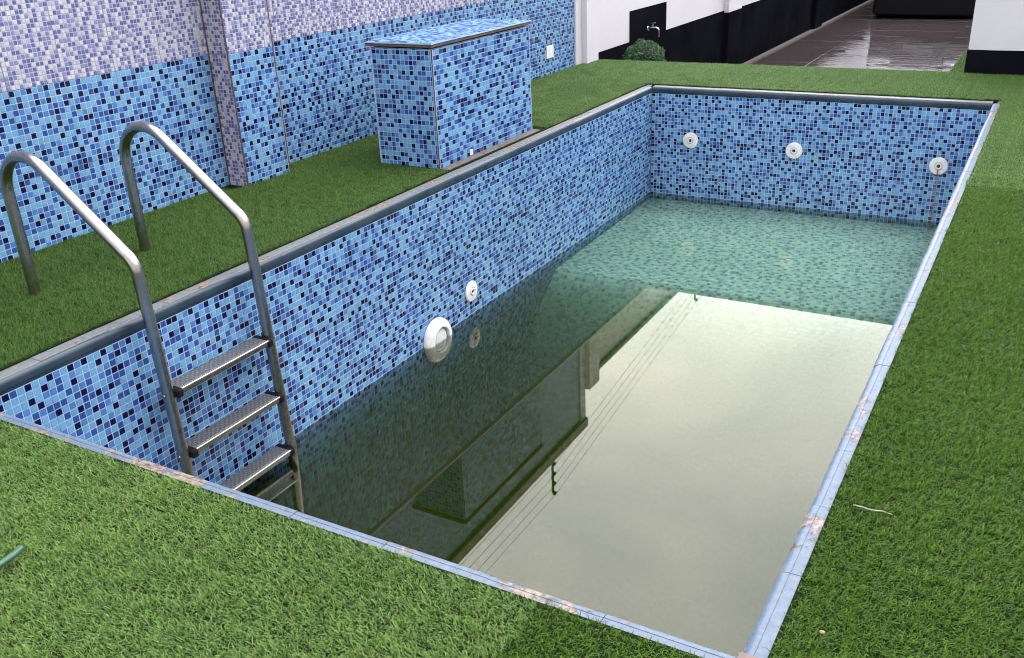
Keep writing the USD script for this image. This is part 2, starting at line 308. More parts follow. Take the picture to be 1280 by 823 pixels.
def tiled(parent, O, U, V, kind, pal, grout, extent, tile=(.25, .3465), offset=(0, 0), keep=None, owner=None, singles=True, lift=.0014, seed=0, stuff='mosaic_chips'):
    """lays ceramic tiles printed as mosaics on a plane: O + u U + v V, u in [0,eu], v in [0,ev]; normal U x V."""
    rng = np.random.default_rng(1000+seed)
    O, U, V = (np.asarray(a, float) for a in (O, U, V)); N = np.cross(U, V); N /= np.linalg.norm(N)
    CU, CV = CHIPS[kind]
    tw, th = tile; eu, ev = extent; pu, pv = tw/CU, th/CV; gap = .0022 if kind == 'lilac' else .0014
    C, HU, HV, COL, rest = [], [], [], [], []
    for iu in range(int(math.floor(-offset[0]/tw))-1, int(math.ceil((eu-offset[0])/tw))+1):
        for iv in range(int(math.floor(-offset[1]/th))-1, int(math.ceil((ev-offset[1])/th))+1):
            a0, b0 = offset[0]+iu*tw, offset[1]+iv*th
            u0_, u1_ = max(a0+gap/2, 0), min(a0+tw-gap/2, eu); v0_, v1_ = max(b0+gap/2, 0), min(b0+th-gap/2, ev)
            if u1_-u0_ < .004 or v1_-v0_ < .004: continue
            dep = rng.normal(0, .0005)
            pat = PAT[kind][rng.integers(len(PAT[kind]))]
            if rng.random() < .5: pat = pat[::-1, ::-1]
            tone = 1 + rng.normal(0, .025)
            rects = [(u0_, u1_, v0_, v1_)]
            if keep is not None: rects = keep(u0_, u1_, v0_, v1_)
            for (ra, rb, rc, rd) in rects:
                if rb-ra < .003 or rd-rc < .003: continue
                pts = np.array([O+U*x+V*y+N*(dep+d) for d in (-.006, 0) for x, y in ((ra, rc), (rb, rc), (rb, rd), (ra, rd))])
                F = np.array([[4, 5, 6], [4, 6, 7], [0, 1, 5], [0, 5, 4], [1, 2, 6], [1, 6, 5], [2, 3, 7], [2, 7, 6], [3, 0, 4], [3, 4, 7]])
                ctr = pts[4:].mean(0); pxy, pz = project(ctr)
                seen = (CAM-ctr)@N > 0 and pz > .1 and -60 < pxy[0] < 1340 and -60 < pxy[1] < 880 and ctr[2] > (ZW-.13 if owner == 'pool' else -9) and singles
                if seen: obj('ceramic_tile', (pts, F), grout, parent)
                else: rest.append((pts, F))
                for j in range(CU):
                    for i in range(CV):
                        cu0, cu1 = max(a0+j*pu+.0013, ra+.0002), min(a0+(j+1)*pu-.0013, rb-.0002)
                        cv0, cv1 = max(b0+i*pv+.0013, rc+.0002), min(b0+(i+1)*pv-.0013, rd-.0002)
                        if cu1-cu0 < .004 or cv1-cv0 < .004: continue
                        k = pat[i, j]
                        C.append(O+U*(cu0+cu1)/2+V*(cv0+cv1)/2+N*dep); HU.append((cu1-cu0)/2); HV.append((cv1-cv0)/2)
                        COL.append(np.array(pal[k])*tone*(1+rng.normal(0, .05)))
    if rest:
        n8 = np.arange(len(rest))[:, None, None]*8
        obj('ceramic_tiles', (np.vstack([p for p, _ in rest]), (np.array([f for _, f in rest])+n8).reshape(-1, 3)), grout, parent, kind='stuff')
    C, HU, HV, COL = np.array(C), np.array(HU), np.array(HV), np.clip(np.array(COL), 0, .85)
    xy, z = project(C)
    facing = ((CAM-C)@N)/np.linalg.norm(CAM-C, axis=1)
    area = np.where((z > .1) & (xy[:, 0] > -5) & (xy[:, 0] < 1285) & (xy[:, 1] > -5) & (xy[:, 1] < 828) & (facing > 0), (FPX/np.maximum(z, .1))**2*4*HU*HV*facing, 0)
    CANDS.setdefault(owner, []).append(dict(parent=parent, C=C, HU=HU, HV=HV, COL=COL, area=area, UVN=(U, V, N), lift=lift, singles=singles, stuff=stuff))
def finish_tiles(owner, limit=296, minarea=45., visible=None):
    sets = CANDS[owner]
    allc = [(s['area'][i] if s['singles'] and (visible is None or visible(s['C'][i])) else 0, k, i) for k, s in enumerate(sets) for i in range(len(s['C']))]
    allc.sort(reverse=True)
    pick = {(k, i) for a, k, i in allc[:limit] if a > minarea}
    for k, s in enumerate(sets):
        U, V, N = s['UVN']; m = np.array([(k, i) in pick for i in range(len(s['C']))])
        for i in np.nonzero(m)[0]:
            e = slice(i, i+1); P, F, c = chips_mesh(s['C'][e], U, V, N, s['HU'][e], s['HV'][e], s['lift'], s['COL'][e])
            obj('mosaic_chip', (P, F), M_chip, s['parent'], col=c)
        r = ~m
        if r.any():
            P, F, c = chips_mesh(s['C'][r], U, V, N, s['HU'][r], s['HV'][r], s['lift'], s['COL'][r])
            obj(s['stuff'], (P, F), M_chip, s['parent'], col=c, kind='stuff')

# ------------------------------------------------------------------ ground, deck, driveway (the setting)
HX = 1.985                                                    # left corner of the white house
deck_poly = Polygon([(-1.14, -6), (9, -6), (9, 17), (1.885, 17), (1.885, DECK_END), (-1.14, DECK_END)])
hole = sbox(-.12, -.12, PW+.12, PL+.12)
far_ground = Polygon([(-400, -400), (400, -400), (400, 400), (-400, 400)]).difference(deck_poly.buffer(-.02, join_style=2))
def sheet(poly, z, maxlen=None):
    v, f = trimesh.creation.triangulate_polygon(poly, engine='earcut')
    return np.column_stack([v, np.full(len(v), z)]), f
obj('ground', sheet(far_ground, ZD-.03), M_ground, kind='structure')
deck = trimesh.creation.extrude_polygon(deck_poly.difference(hole), 1.5, engine='earcut'); deck.apply_translation([0, 0, -1.5-.021])
obj('deck', deck, M_concrete, kind='structure')
drive = xf('driveway', kind='structure')
obj('bed', bx(-1.0, 1.884, DECK_END, 30, ZD-.06, ZD-.014), M_joint, drive)
xs = np.linspace(-.90, 1.883, 5); ys = np.arange(DECK_END+.002, 24, .70)
for i in range(4):
    for j in range(len(ys)-1):
        dz = RNG.normal(0, .0012)
        obj('paving_slab', cbx(xs[i]+.0012, xs[i+1]-.0012, ys[j]+.0012, ys[j+1]-.0012, ZD-.04, ZD+dz, .0018), M_wet, drive)
obj('drain_kerb', cbx(-.984, -.905, DECK_END+.002, 24, ZD-.04, ZD+.016, .002), M_darkedge, drive)

# ------------------------------------------------------------------ swimming pool
pool = xf('swimming_pool', label='rectangular pool lined with blue mosaic tiles, half full of murky green water', cat='pool')
TOPT = -.048
def pool_wall(name, body, O, U, V, eu, seed, label=None):
    w = obj(name, body, M_joint, pool, label=label)
    ev = 1.86+TOPT
    tiled(w, O, U, V, 'blue', BLUE, M_grout_blue, (eu, ev), offset=(0, ev % .3465), owner='pool', seed=seed)
ZB = -1.86
# left wall: normal +x  (U x V = +x  ->  U = +y, V = +z)
pool_wall('pool_wall', bx(-.12, -.008, -.12, PL+.12, ZB-.1, TOPT+.004), (-.003, 0, ZB), (0, 1, 0), (0, 0, 1), PL, 1)
# far wall: normal -y -> U = +x, V = +z
pool_wall('pool_wall', bx(-.008, PW+.008, PL+.008, PL+.12, ZB-.1, TOPT+.004), (0, PL+.003, ZB), (1, 0, 0), (0, 0, 1), PW, 2)
# right wall: normal -x -> U = -y, V = +z
pool_wall('pool_wall', bx(PW+.008, PW+.12, -.12, PL+.12, ZB-.1, TOPT+.004), (PW+.003, PL, ZB), (0, -1, 0), (0, 0, 1), PL, 3)
# near wall: normal +y -> U = -x, V = +z
pool_wall('pool_wall', bx(-.008, PW+.008, -.12, -.008, ZB-.1, TOPT+.004), (PW, -.003, ZB), (-1, 0, 0), (0, 0, 1), PW, 4)
floor_poly = [(y, z-.008) for y, z in FLOOR] + [(-.01, ZB-.12), (PL+.01, ZB-.12)]
fl = trimesh.creation.extrude_polygon(Polygon(floor_poly), PW+.016, engine='earcut')       # in (y,z), along x
fl = trimesh.Trimesh(np.column_stack([fl.vertices[:, 2]-.008, fl.vertices[:, 0], fl.vertices[:, 1]]), fl.faces)
fl.fix_normals()
pf = obj('pool_floor', fl, M_joint, pool)
for k in range(3):
    (ya, za), (yb, zb) = FLOOR[k], FLOOR[k+1]
    d = np.array([0, ya-yb, za-zb]); ln = np.linalg.norm(d)
    tiled(pf, (0, yb, zb-.001), (1, 0, 0), d/ln, 'blue', SILT, M_grout_silt, (PW, ln), owner='pool', singles=False, seed=10+k)
finish_tiles('pool', visible=lambda p: p[2] > ZW+.01)

# edge trim (rounded strip, shade and dark reflection painted in) and painted coping, piece by piece
def prism(prof, p0, p1, inward):
    """profile points (distance behind the nose, z) swept from p0 to p1; inward = unit vector towards the pool"""
    p0, p1, inward = (np.asarray(a, float) for a in (p0, p1, inward)); n = len(prof)
    ring = lambda p: np.array([[*(p - inward*a), z] for a, z in prof])
    Vv = np.vstack([ring(p0), ring(p1)]); F = []
    for j in range(n):
        k = (j+1) % n; F += [[j, k, n+k], [j, n+k, n+j]]
    tv, tf = trimesh.creation.triangulate_polygon(Polygon(prof), engine='earcut')
    back = np.argmin(np.linalg.norm(tv[:, None]-np.array(prof)[None], axis=2), axis=1); tri = back[tf]
    F += tri.tolist() + (tri[:, ::-1]+n).tolist()
    m = trimesh.Trimesh(Vv, F, process=False); m.fix_normals(); return m
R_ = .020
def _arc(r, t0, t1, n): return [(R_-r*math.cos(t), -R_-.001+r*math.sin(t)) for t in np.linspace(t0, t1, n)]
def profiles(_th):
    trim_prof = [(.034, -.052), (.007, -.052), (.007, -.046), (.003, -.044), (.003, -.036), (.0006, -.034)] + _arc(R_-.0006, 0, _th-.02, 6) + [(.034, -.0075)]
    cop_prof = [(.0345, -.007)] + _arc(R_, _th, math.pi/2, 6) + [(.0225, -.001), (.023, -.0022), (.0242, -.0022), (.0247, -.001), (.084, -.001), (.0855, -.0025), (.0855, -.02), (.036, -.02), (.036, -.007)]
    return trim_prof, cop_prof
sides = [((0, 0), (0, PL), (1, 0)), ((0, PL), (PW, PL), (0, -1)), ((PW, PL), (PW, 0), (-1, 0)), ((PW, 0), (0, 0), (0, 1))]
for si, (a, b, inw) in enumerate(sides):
    trim_prof, cop_prof = profiles(math.radians(66 if si < 2 else 22))  # left and far noses dark further up, painting in shade and reflection
    a, b = np.array(a, float), np.array(b, float); ln = np.linalg.norm(b-a); t = (b-a)/ln; inw = np.array(inw, float)
    n = max(1, round(ln/1.2))
    for k in range(n):
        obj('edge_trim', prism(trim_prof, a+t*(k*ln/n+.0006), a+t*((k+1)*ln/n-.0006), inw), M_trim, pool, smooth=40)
    n = round(ln/.25); st = .0 if si else .0
    for k in range(n):
        s0, s1 = k*ln/n+.0007, (k+1)*ln/n-.0007
        jit = RNG.normal(0, .0010)
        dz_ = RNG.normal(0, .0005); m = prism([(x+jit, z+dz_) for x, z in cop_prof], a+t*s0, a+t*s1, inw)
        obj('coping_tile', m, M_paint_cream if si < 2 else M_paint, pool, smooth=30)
for k, (x0, x1, y0, y1) in enumerate(((-.0855, -.0242, -.0855, -.0242), (-.0855, -.0242, PL+.0242, PL+.0855), (PW+.0242, PW+.0855, PL+.0242, PL+.0855), (PW-.004, PW+.0855, -.0855, .004))):
    obj('coping_corner', cbx(x0+.001, x1-.001, y0+.001, y1-.001, -.02, .002 if k == 3 else -.001, .002), M_terracotta if k == 3 else M_paint, pool,
        label='bare pinkish corner piece of the coping' if k == 3 else None)

def inlet(p, n, r=.058, label=None):
    j = xf('return_inlet', pool, label=label)
    fl_ = lathe([(0, 0), (r, 0), (r, .004), (r-.004, .0085), (r*.62, .012), (r*.45, .012), (r*.43, .007), (0, .007)], 36)
    obj('flange', orient(fl_, n, p), M_whiteplastic, j, smooth=35)
    nz = lathe([(.010, .0075), (.021, .0075), (.021, .014), (.017, .0165), (.011, .013), (.010, .0075)], 24)
    obj('nozzle', orient(nz, n, p), M_whiteplastic, j, smooth=35)
    obj('opening', orient(lathe([(0, .0078), (.0105, .0078), (.0105, .0095), (0, .0095)], 20), n, p), M_hole, j)
    return j
fy = PL
inlet((.307, fy, -.375), (0, -1, 0), label='white round inlet near the far left corner')
inlet((1.06, fy, -.392), (0, -1, 0), label='white round inlet in the middle of the far wall')
ri = inlet((1.995, fy, -.42), (0, -1, 0), label='white round inlet with a rust streak below its opening')
obj('rust_stain', cbx(1.990, 1.999, fy-.0128, fy-.0112, -.478, -.428, .0004), M_rust, ri)
inlet((0, 2.69, -.658), (1, 0, 0), label='white round inlet on the long wall above the water')
lamp = xf('pool_lamp', pool, label='large white round underwater lamp half above the water')
LP, LN = np.array((0, 2.33, -.79)), (1, 0, 0)
obj('lamp_ring', orient(lathe([(.112, 0), (.114, .010), (.111, .022), (.098, .036), (.078, .044), (.069, .042), (.066, .032), (.066, 0)], 56), LN, LP), M_whiteplastic, lamp, smooth=35)
obj('lens', orient(lathe([(0, .040), (.028, .0388), (.048, .035), (.058, .029), (.058, .018), (0, .018)], 40), LN, LP), M_lens, lamp, smooth=35)
obj('reflector', orient(lathe([(0, .010), (.066, .010), (.066, .026), (.058, .019), (0, .019)], 40), LN, LP), M_lensdeep, lamp, smooth=35)
for a in (2.5, 2.62, 2.74):
    obj('vent_slot', cbx(.0335, .0375, LP[1]-.094, LP[1]-.082, LP[2]+.004+(a-2.5)*.06, LP[2]+.007+(a-2.5)*.06, .0006), M_lensdeep, lamp)

# water body
wv = [(-.006, ZW)]
water_poly = Polygon([(-.006, ZW), (PL+.006, ZW)] + [(min(max(y, -.006), PL+.006), z-.02) for y, z in FLOOR])
wt = trimesh.creation.extrude_polygon(water_poly, PW+.012, engine='earcut')
wt = trimesh.Trimesh(np.column_stack([wt.vertices[:, 2]-.006, wt.vertices[:, 0], wt.vertices[:, 1]]), wt.faces); wt.fix_normals()
obj('water', wt, M_water, kind='structure')

# ------------------------------------------------------------------ patio wall with tiled face
pw = xf('patio_wall', label='tall garden wall tiled in blue mosaic below and a lilac mosaic band above', cat='wall')
Y0 = -1.6
ZP = .642                                              # blue below, lilac above
wb = obj('wall_body', bx(XW-.16, XW-.008, Y0, WALL_END, -.9, 1.85), M_joint, pw)
PIL0, PIL1, PILX = 2.04, 2.35, -.86
def not_pillar(ra, rb, rc, rd):
    """u runs along +y from Y0: leave out what the pillar hides"""
    a, b = PIL0-Y0, PIL1-Y0; out = []
    if ra < a: out.append((ra, min(rb, a), rc, rd))
    if rb > b: out.append((max(ra, b), rb, rc, rd))
    return out
zb0 = -.05
off = (1.245-Y0) % .255
tiled(wb, (XW-.003, Y0, zb0), (0, 1, 0), (0, 0, 1), 'blue', BLUE_PATIO, M_grout_blue, (WALL_END-Y0, ZP-zb0), tile=(.255, .347), offset=(off, (ZP-zb0) % .347), keep=not_pillar, owner='patio', seed=31)
tiled(wb, (XW-.003, Y0, ZP), (0, 1, 0), (0, 0, 1), 'lilac', LILAC, M_grout_lilac, (WALL_END-Y0, .347), tile=(.255, .347), offset=(off, 0), keep=not_pillar, owner='patio', seed=32, stuff='lilac_mosaic_chips')
tiled(wb, (XW-.003, Y0, ZP+.348), (0, 1, 0), (0, 0, 1), 'blue', BLUE_PATIO, M_grout_blue, (WALL_END-Y0, 1.85-ZP-.348), tile=(.255, .347), offset=(off, 0), keep=not_pillar, owner='patio', singles=False, seed=37)
pb = obj('pillar_body', bx(XW-.008, PILX-.008, PIL0+.008, PIL1-.008, -.9, 1.85), M_joint, pw)
tiled(pb, (PILX-.003, PIL0+.002, zb0), (0, 1, 0), (0, 0, 1), 'blue', BLUE_PATIO, M_grout_blue, (PIL1-PIL0-.004, ZP-zb0), tile=(.255, .347), offset=(0, (ZP-zb0) % .347), owner='patio', seed=33)
tiled(pb, (PILX-.003, PIL0+.002, ZP), (0, 1, 0), (0, 0, 1), 'lilac', LILAC, M_grout_lilac, (PIL1-PIL0-.004, .347), tile=(.255, .347), owner='patio', seed=34, stuff='lilac_mosaic_chips')
tiled(pb, (PILX-.003, PIL0+.002, ZP+.348), (0, 1, 0), (0, 0, 1), 'blue', BLUE_PATIO, M_grout_blue, (PIL1-PIL0-.004, 1.85-ZP-.348), tile=(.255, .347), owner='patio', singles=False, seed=38)
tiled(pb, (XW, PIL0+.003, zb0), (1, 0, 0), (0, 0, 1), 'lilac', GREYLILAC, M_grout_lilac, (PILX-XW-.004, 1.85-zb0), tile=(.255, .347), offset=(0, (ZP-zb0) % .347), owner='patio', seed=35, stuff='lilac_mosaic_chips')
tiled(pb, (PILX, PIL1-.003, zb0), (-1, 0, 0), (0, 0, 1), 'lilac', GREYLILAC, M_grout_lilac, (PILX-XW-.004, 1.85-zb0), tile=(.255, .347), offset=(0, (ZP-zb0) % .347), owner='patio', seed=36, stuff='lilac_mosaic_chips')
for xa, xb, ya, yb in ((PILX-.004, PILX+.0015, PIL0-.0015, PIL0+.004), (PILX-.004, PILX+.0015, PIL1-.004, PIL1+.0015), (XW-.003, XW+.003, PIL0-.004, PIL0+.001)):
    obj('corner_bead', bx(xa, xb, ya, yb, -.02, 1.848), M_darkedge, pb)
finish_tiles('patio')
obj('capping', cbx(XW-.18, XW+.03, Y0, WALL_END+.13, 1.85, 1.95, .006), M_band, pw)
obj('end_frame', cbx(XW-.17, XW+.012, WALL_END+.001, WALL_END+.115, -.9, 1.849, .004), M_whitewall, pw)
obj('cover_plate', cbx(XW-.002, XW+.006, 5.53, 5.65, .13, .228, .003), M_whiteplastic, pw, label='blank white plastic cover plate')

# ------------------------------------------------------------------ tiled pump box
X0, X1, Y1, Y2, BT = -.520, -.140, 2.684, 3.705, .622
pbx = xf('tiled_pump_box', label='waist-high box clad in blue mosaic tiles with an overhanging tiled lid', cat='pump box')
bb = obj('box_body', bx(X0+.008, X1-.008, Y1+.008, Y2-.008, -.3, BT-.02), M_joint, pbx)
eh = BT-.020-zb0
of = (0, (.297-zb0) % .347)
tiled(bb, (X0, Y1+.003, zb0), (1, 0, 0), (0, 0, 1), 'blue', BLUE, M_grout_blue, (X1-X0, eh), offset=(.06, of[1]), tile=(.25, .347), owner='box', seed=41)
tiled(bb, (X1-.003, Y1, zb0), (0, 1, 0), (0, 0, 1), 'blue', BLUE, M_grout_blue, (Y2-Y1, eh), offset=(.0, of[1]), tile=(.34, .347), owner='box', seed=42)
tiled(bb, (X1, Y2-.003, zb0), (-1, 0, 0), (0, 0, 1), 'blue', BLUE, M_grout_blue, (X1-X0, eh), offset=(0, of[1]), tile=(.25, .347), owner='box', seed=43)
tiled(bb, (X0+.003, Y2, zb0), (0, -1, 0), (0, 0, 1), 'blue', BLUE, M_grout_blue, (Y2-Y1, eh), offset=(0, of[1]), tile=(.25, .347), owner='box', seed=44)
lid = obj('lid', bx(X0-.020, X1+.006, Y1-.006, Y2+.008, BT-.012, BT+.004), M_darkedge, pbx)
tiled(lid, (X0-.022, Y1-.008, BT+.009), (1, 0, 0), (0, 1, 0), 'blue', BLUE, M_grout_blue, (X1-X0+.030, Y2-Y1+.018), tile=(.25, .347), offset=(.01, .02), owner='box', seed=45)
finish_tiles('box', visible=lambda p: True)
obj('base_strip', cbx(X1-.002, -.087, Y1-.005, Y2+.005, -.02, .0025, .002), M_mortar, pbx, label='bare mortar strip along the foot of the box')
obj('corner_bead', bx(X1-.004, X1+.0012, Y1-.0012, Y1+.004, -.02, BT-.014), M_darkedge, pbx)
obj('mortar_patch', cbx(X1-.0025, X1+.0015, Y1+.30, Y1+.33, .004, .035, .001), M_whiteplastic, pbx)

# ------------------------------------------------------------------ white boundary wall beyond, with black dado
bw = xf('boundary_wall', label='white painted driveway wall with a black dado, reaching away behind the hedge ball', cat='wall')
ED = 24.0
obj('wall_body', bx(XW-.16, XW, 6.40, ED, -.9, 1.40), M_whitewall, bw)
obj('capping', cbx(XW-.18, XW+.03, 6.40, ED, 1.40, 1.45, .006), M_band, bw)
obj('pilaster', cbx(XW-.15, -.928, WALL_END+.118, 6.40, -.9, 1.535, .004), M_whitewall, bw, label='white pilaster where the tiled wall ends')
obj('dado', cbx(XW-.01, XW+.005, 6.402, 10.1, -.9, .05, .002), M_blackwall, bw)
obj('dado', cbx(XW-.01, XW+.005, 10.62, ED, -.9, .03, .002), M_blackwall, bw)
obj('pier', cbx(XW-.01, XW+.06, 10.1, 10.62, .028, 1.40, .003), M_whitewall, bw)
obj('pier_dado', cbx(XW-.01, XW+.065, 10.098, 10.622, -.9, .026, .003), M_blackwall, bw)
obj('pier', cbx(XW-.01, XW+.06, 14.7, 15.2, .028, 1.40, .003), M_whitewall, bw)
obj('pier_dado', cbx(XW-.01, XW+.065, 14.698, 15.202, -.9, .026, .003), M_blackwall, bw)
obj('splash_panel', cbx(XW-.01, XW+.010, 7.22, 8.16, -.9, .325, .002), M_blackwall, bw, label='raised black square of paint behind the tap')

tp = xf('garden_tap', label='small chrome garden tap on the black square of the white wall', cat='tap')
TX, TY, TZ = XW+.010, 7.66, .125
obj('wall_flange', orient(lathe([(0, 0), (.024, 0), (.022, .006), (.012, .010), (0, .010)], 24), (1, 0, 0), (TX, TY, TZ)), M_chrome, tp, smooth=35)
t_ = np.linspace(0, 1, 14)
sp = [(TX+.005+.10*min(1, a*1.7), TY+.02*a, TZ+.005-.075*max(0, a-.45)**1.4*2.6) for a in t_]
obj('spout', tube(sp, np.linspace(.0125, .0095, 14), 12), M_chrome, tp, smooth=40)
obj('valve_stem', tube([(TX+.045, TY+.008, TZ), (TX+.045, TY+.008, TZ+.045)], .009, 12), M_chrome, tp, smooth=40)
obj('handle', cat_([tube([(TX+.015, TY+.008, TZ+.047), (TX+.075, TY+.01, TZ+.053)], .0075, 10)]), M_chrome, tp, smooth=40)

# ------------------------------------------------------------------ white house on the right
hs = xf('white_house', label='white rendered house corner with a black plinth beside the driveway', cat='house')
obj('wall', cbx(HX, 8.0, 6.385, 16.5, -.2, 2.75, .004), M_whitewall, hs)
obj('plinth', cbx(HX-.006, 8.0, 6.379, 16.5, -.2, .172, .003), M_blackwall, hs)
obj('roof', cbx(HX-.05, 8.1, 6.335, 16.6, 2.75, 2.90, .006), M_band, hs)

# unseen house and garden wall, added to block and bounce skylight
bh = xf('rear_house', kind='structure')
obj('wall', cbx(-1.6, 9.0, -9.0, -4.2, -.2, 3.0, .01), M_rear, bh)
obj('roof', cbx(-1.9, 9.3, -9.3, -3.9, 3.0, 3.2, .01), M_band, bh)
obj('end_wall', cbx(-1.2, 9, 24.0, 24.2, -.9, 1.6, .01), M_blackwall, kind='structure')  # unseen dark wall, added to darken the driveway reflections
gw = xf('side_garden_wall', kind='structure')
obj('wall', cbx(4.9, 5.06, -4.2, 6.38, -.2, 2.3, .005), M_rear, gw)
obj('capping', cbx(4.87, 5.09, -4.2, 6.38, 2.3, 2.36, .005), M_band, gw)

# ------------------------------------------------------------------ stainless pool ladder
ld = xf('pool_ladder', label='stainless steel pool ladder with two hooped handrails and four treads', cat='ladder')
def smooth_path(pts, n=90):
    """rounded polyline: corners (x, z, radius)"""
    out = []
    for i, (x, z, rr) in enumerate(pts):
        p = np.array([x, z])
        if rr == 0: out.append(p); continue
        a = np.array(pts[i-1][:2]); b = np.array(pts[i+1][:2])
        d1 = (a-p)/np.linalg.norm(a-p); d2 = (b-p)/np.linalg.norm(b-p)
        ang = math.acos(np.clip(d1@d2, -1, 1)); L_ = rr/math.tan(ang/2)
        s, e = p+d1*L_, p+d2*L_; bis = (d1+d2); bis /= np.linalg.norm(bis); cc = p+bis*rr/math.sin(ang/2)
        a0 = math.atan2(*(s-cc)[::-1]); a1 = math.atan2(*(e-cc)[::-1]); da = (a1-a0+math.pi) % (2*math.pi)-math.pi
        for t in np.linspace(0, 1, 14): out.append(cc+rr*np.array([math.cos(a0+da*t), math.sin(a0+da*t)]))
    return np.array(out)
prof = smooth_path([(-.541, -.03, 0), (-.549, .66, .135), (.042, .205, .085), (.055, .02, .8), (.128, -1.32, 0)])
RAIL_R = .0205
def rail_x(z): return .055+(.02-z)*(.128-.055)/1.34
for yy in (.617, 1.12):
    pts = np.array([(x, yy, z) for x, z in prof])
    obj('handrail', tube(pts, RAIL_R, 20), M_steel, ld, smooth=50)
for z in (-.262, -.502, -.742, -.885):
    x = rail_x(z)
    tr = obj('tread', cbx(x-.052, x+.030, .617+.035, 1.12-.035, z-.022, z, .003), M_steel, ld)
    obj('grip_plate', cbx(x-.046, x+.020, .617+.037, 1.12-.037, z+.0002, z+.002, .0008), M_tread, tr)
    obj('front_lip', tube([(x+.028, .617+.036, z-.002), (x+.028, 1.12-.036, z-.002)], .0055, 10), M_steel, tr, smooth=40)
    for yy, s in ((.617, 1), (1.12, -1)):
        a, b = sorted((yy+s*.012, yy+s*.040))
        obj('end_cap', cbx(x-.054, x+.036, a, b, z-.030, z+.004, .006), M_blackplastic, tr)
        obj('bolt', orient(lathe([(0, 0), (.008, 0), (.008, .004), (.005, .006), (0, .006)], 12), (0, -s, 0), (x, yy-s*(RAIL_R-.001), z-.012)), M_steel, tr, smooth=35)
tread_ends = None

# ------------------------------------------------------------------ electric fence on the wall tops
fence_pts = {}
def fence_post(y, z0, z1, label):
    p = xf('fence_post', label=label, cat='fence post', group=None)
    x = XW-.03
    obj('rod', cat_([cbx(x-.012, x+.012, y-.006, y+.006, z0, z1, .002)]), M_fence, p)
    obj('foot_plate', cbx(x-.04, x+.04, y-.03, y+.03, z0, z0+.006, .001), M_fence, p)
    at = []
    for k in range(4):
        z = z0+(z1-z0)*(.16+.27*k)
        obj('insulator', orient(lathe([(0, -.02), (.012, -.02), (.018, -.012), (.010, -.004), (.018, .004), (.018, .012), (.012, .02), (0, .02)], 16), (0, 1, 0), (x+.024, y-.012, z)), M_blackplastic, p, smooth=35)
        at.append((x+.04, y-.012, z))
    return at
fa = fence_post(5.50, 1.95, 2.36, 'black electric-fence post with four insulators on the tiled wall, reflected in the water')
fb = fence_post(9.55, 1.45, 1.86, 'black electric-fence post on the white driveway wall beyond the pilaster')
fc = fence_post(-1.1, 1.95, 2.36, 'black electric-fence post at the near end of the tiled wall')
ew = xf('fence_wire', label='four thin steel fence wires strung between the posts along the wall tops', cat='wire')
for k in range(4):
    for a, b in ((fc[k], fa[k]), (fa[k], fb[k]), (fb[k], (fb[k][0], 24., fb[k][2]))):
        a, b = np.array(a), np.array(b); tt = np.linspace(0, 1, 12)
        pts = a+(b-a)*tt[:, None]; pts[:, 2] -= .012*4*tt*(1-tt)
        obj('strand', tube(pts, .0019, 5, False), M_wire, ew)

# ------------------------------------------------------------------ hedge ball in a pot on the driveway
hb = xf('hedge_ball', label='round clipped green hedge ball in front of the tap panel', cat='hedge')
hc, hr = np.array((-.655, 6.79, -.06)), .19
obj('planter', lathe([(0, ZD), (.10, ZD), (.14, ZD+.30), (.15, ZD+.30), (.15, ZD+.33), (.13, ZD+.33), (.12, ZD+.27), (0, ZD+.27)], 28).apply_translation([hc[0], hc[1], 0]), M_pot, hb, smooth=35)
obj('stem', tube([(hc[0], hc[1], ZD+.26), (hc[0]+.006, hc[1], -.3), (hc[0], hc[1], -.06)], [.016, .013, .010], 9), M_bark, hb, smooth=40)
def leaf_cloud(n, rng, core, rad, size, cols):
    d = rng.normal(size=(n, 3)); d /= np.linalg.norm(d, axis=1)[:, None]
    bumps = .84+.28*meshkit.noise(d*3.5+5, 3)
    rr = rad*bumps*(.80+.22*rng.random(n)**.6)
    P0 = core+d*rr[:, None]
    a = np.cross(d, rng.normal(size=(n, 3))); a /= np.linalg.norm(a, axis=1)[:, None]
    o = d*.55+rng.normal(size=(n, 3))*.5; o -= a*(o*a).sum(1)[:, None]; o /= np.linalg.norm(o, axis=1)[:, None]
    s = size*(.7+.6*rng.random(n))[:, None]
    Vv = np.stack([P0-o*s*.5, P0+a*s*.30+np.cross(a, o)*s*.08, P0+o*s*.6, P0-a*s*.30+np.cross(a, o)*s*.08], 1).reshape(-1, 3)
    F = (np.arange(n)[:, None, None]*4+np.array([[0, 1, 2], [0, 2, 3]])[None]).reshape(-1, 3)
    c = cols[rng.integers(len(cols), size=n)]*(.75+.5*rng.random(n))[:, None]
    return (Vv, F), np.repeat(c, 4, axis=0)
lv, lc = leaf_cloud(5200, np.random.default_rng(5), hc, hr, .017, np.array([(.016, .055, .016), (.028, .085, .022), (.010, .038, .012), (.06, .13, .05)]))
obj('foliage', lv, M_leaf, hb, col=lc, kind='stuff')
obj('inner_twigs', trimesh.creation.icosphere(3, hr*.78).apply_translation(hc), plain('dark_hedge_inside', (.006, .014, .006), .9), hb, smooth=True)

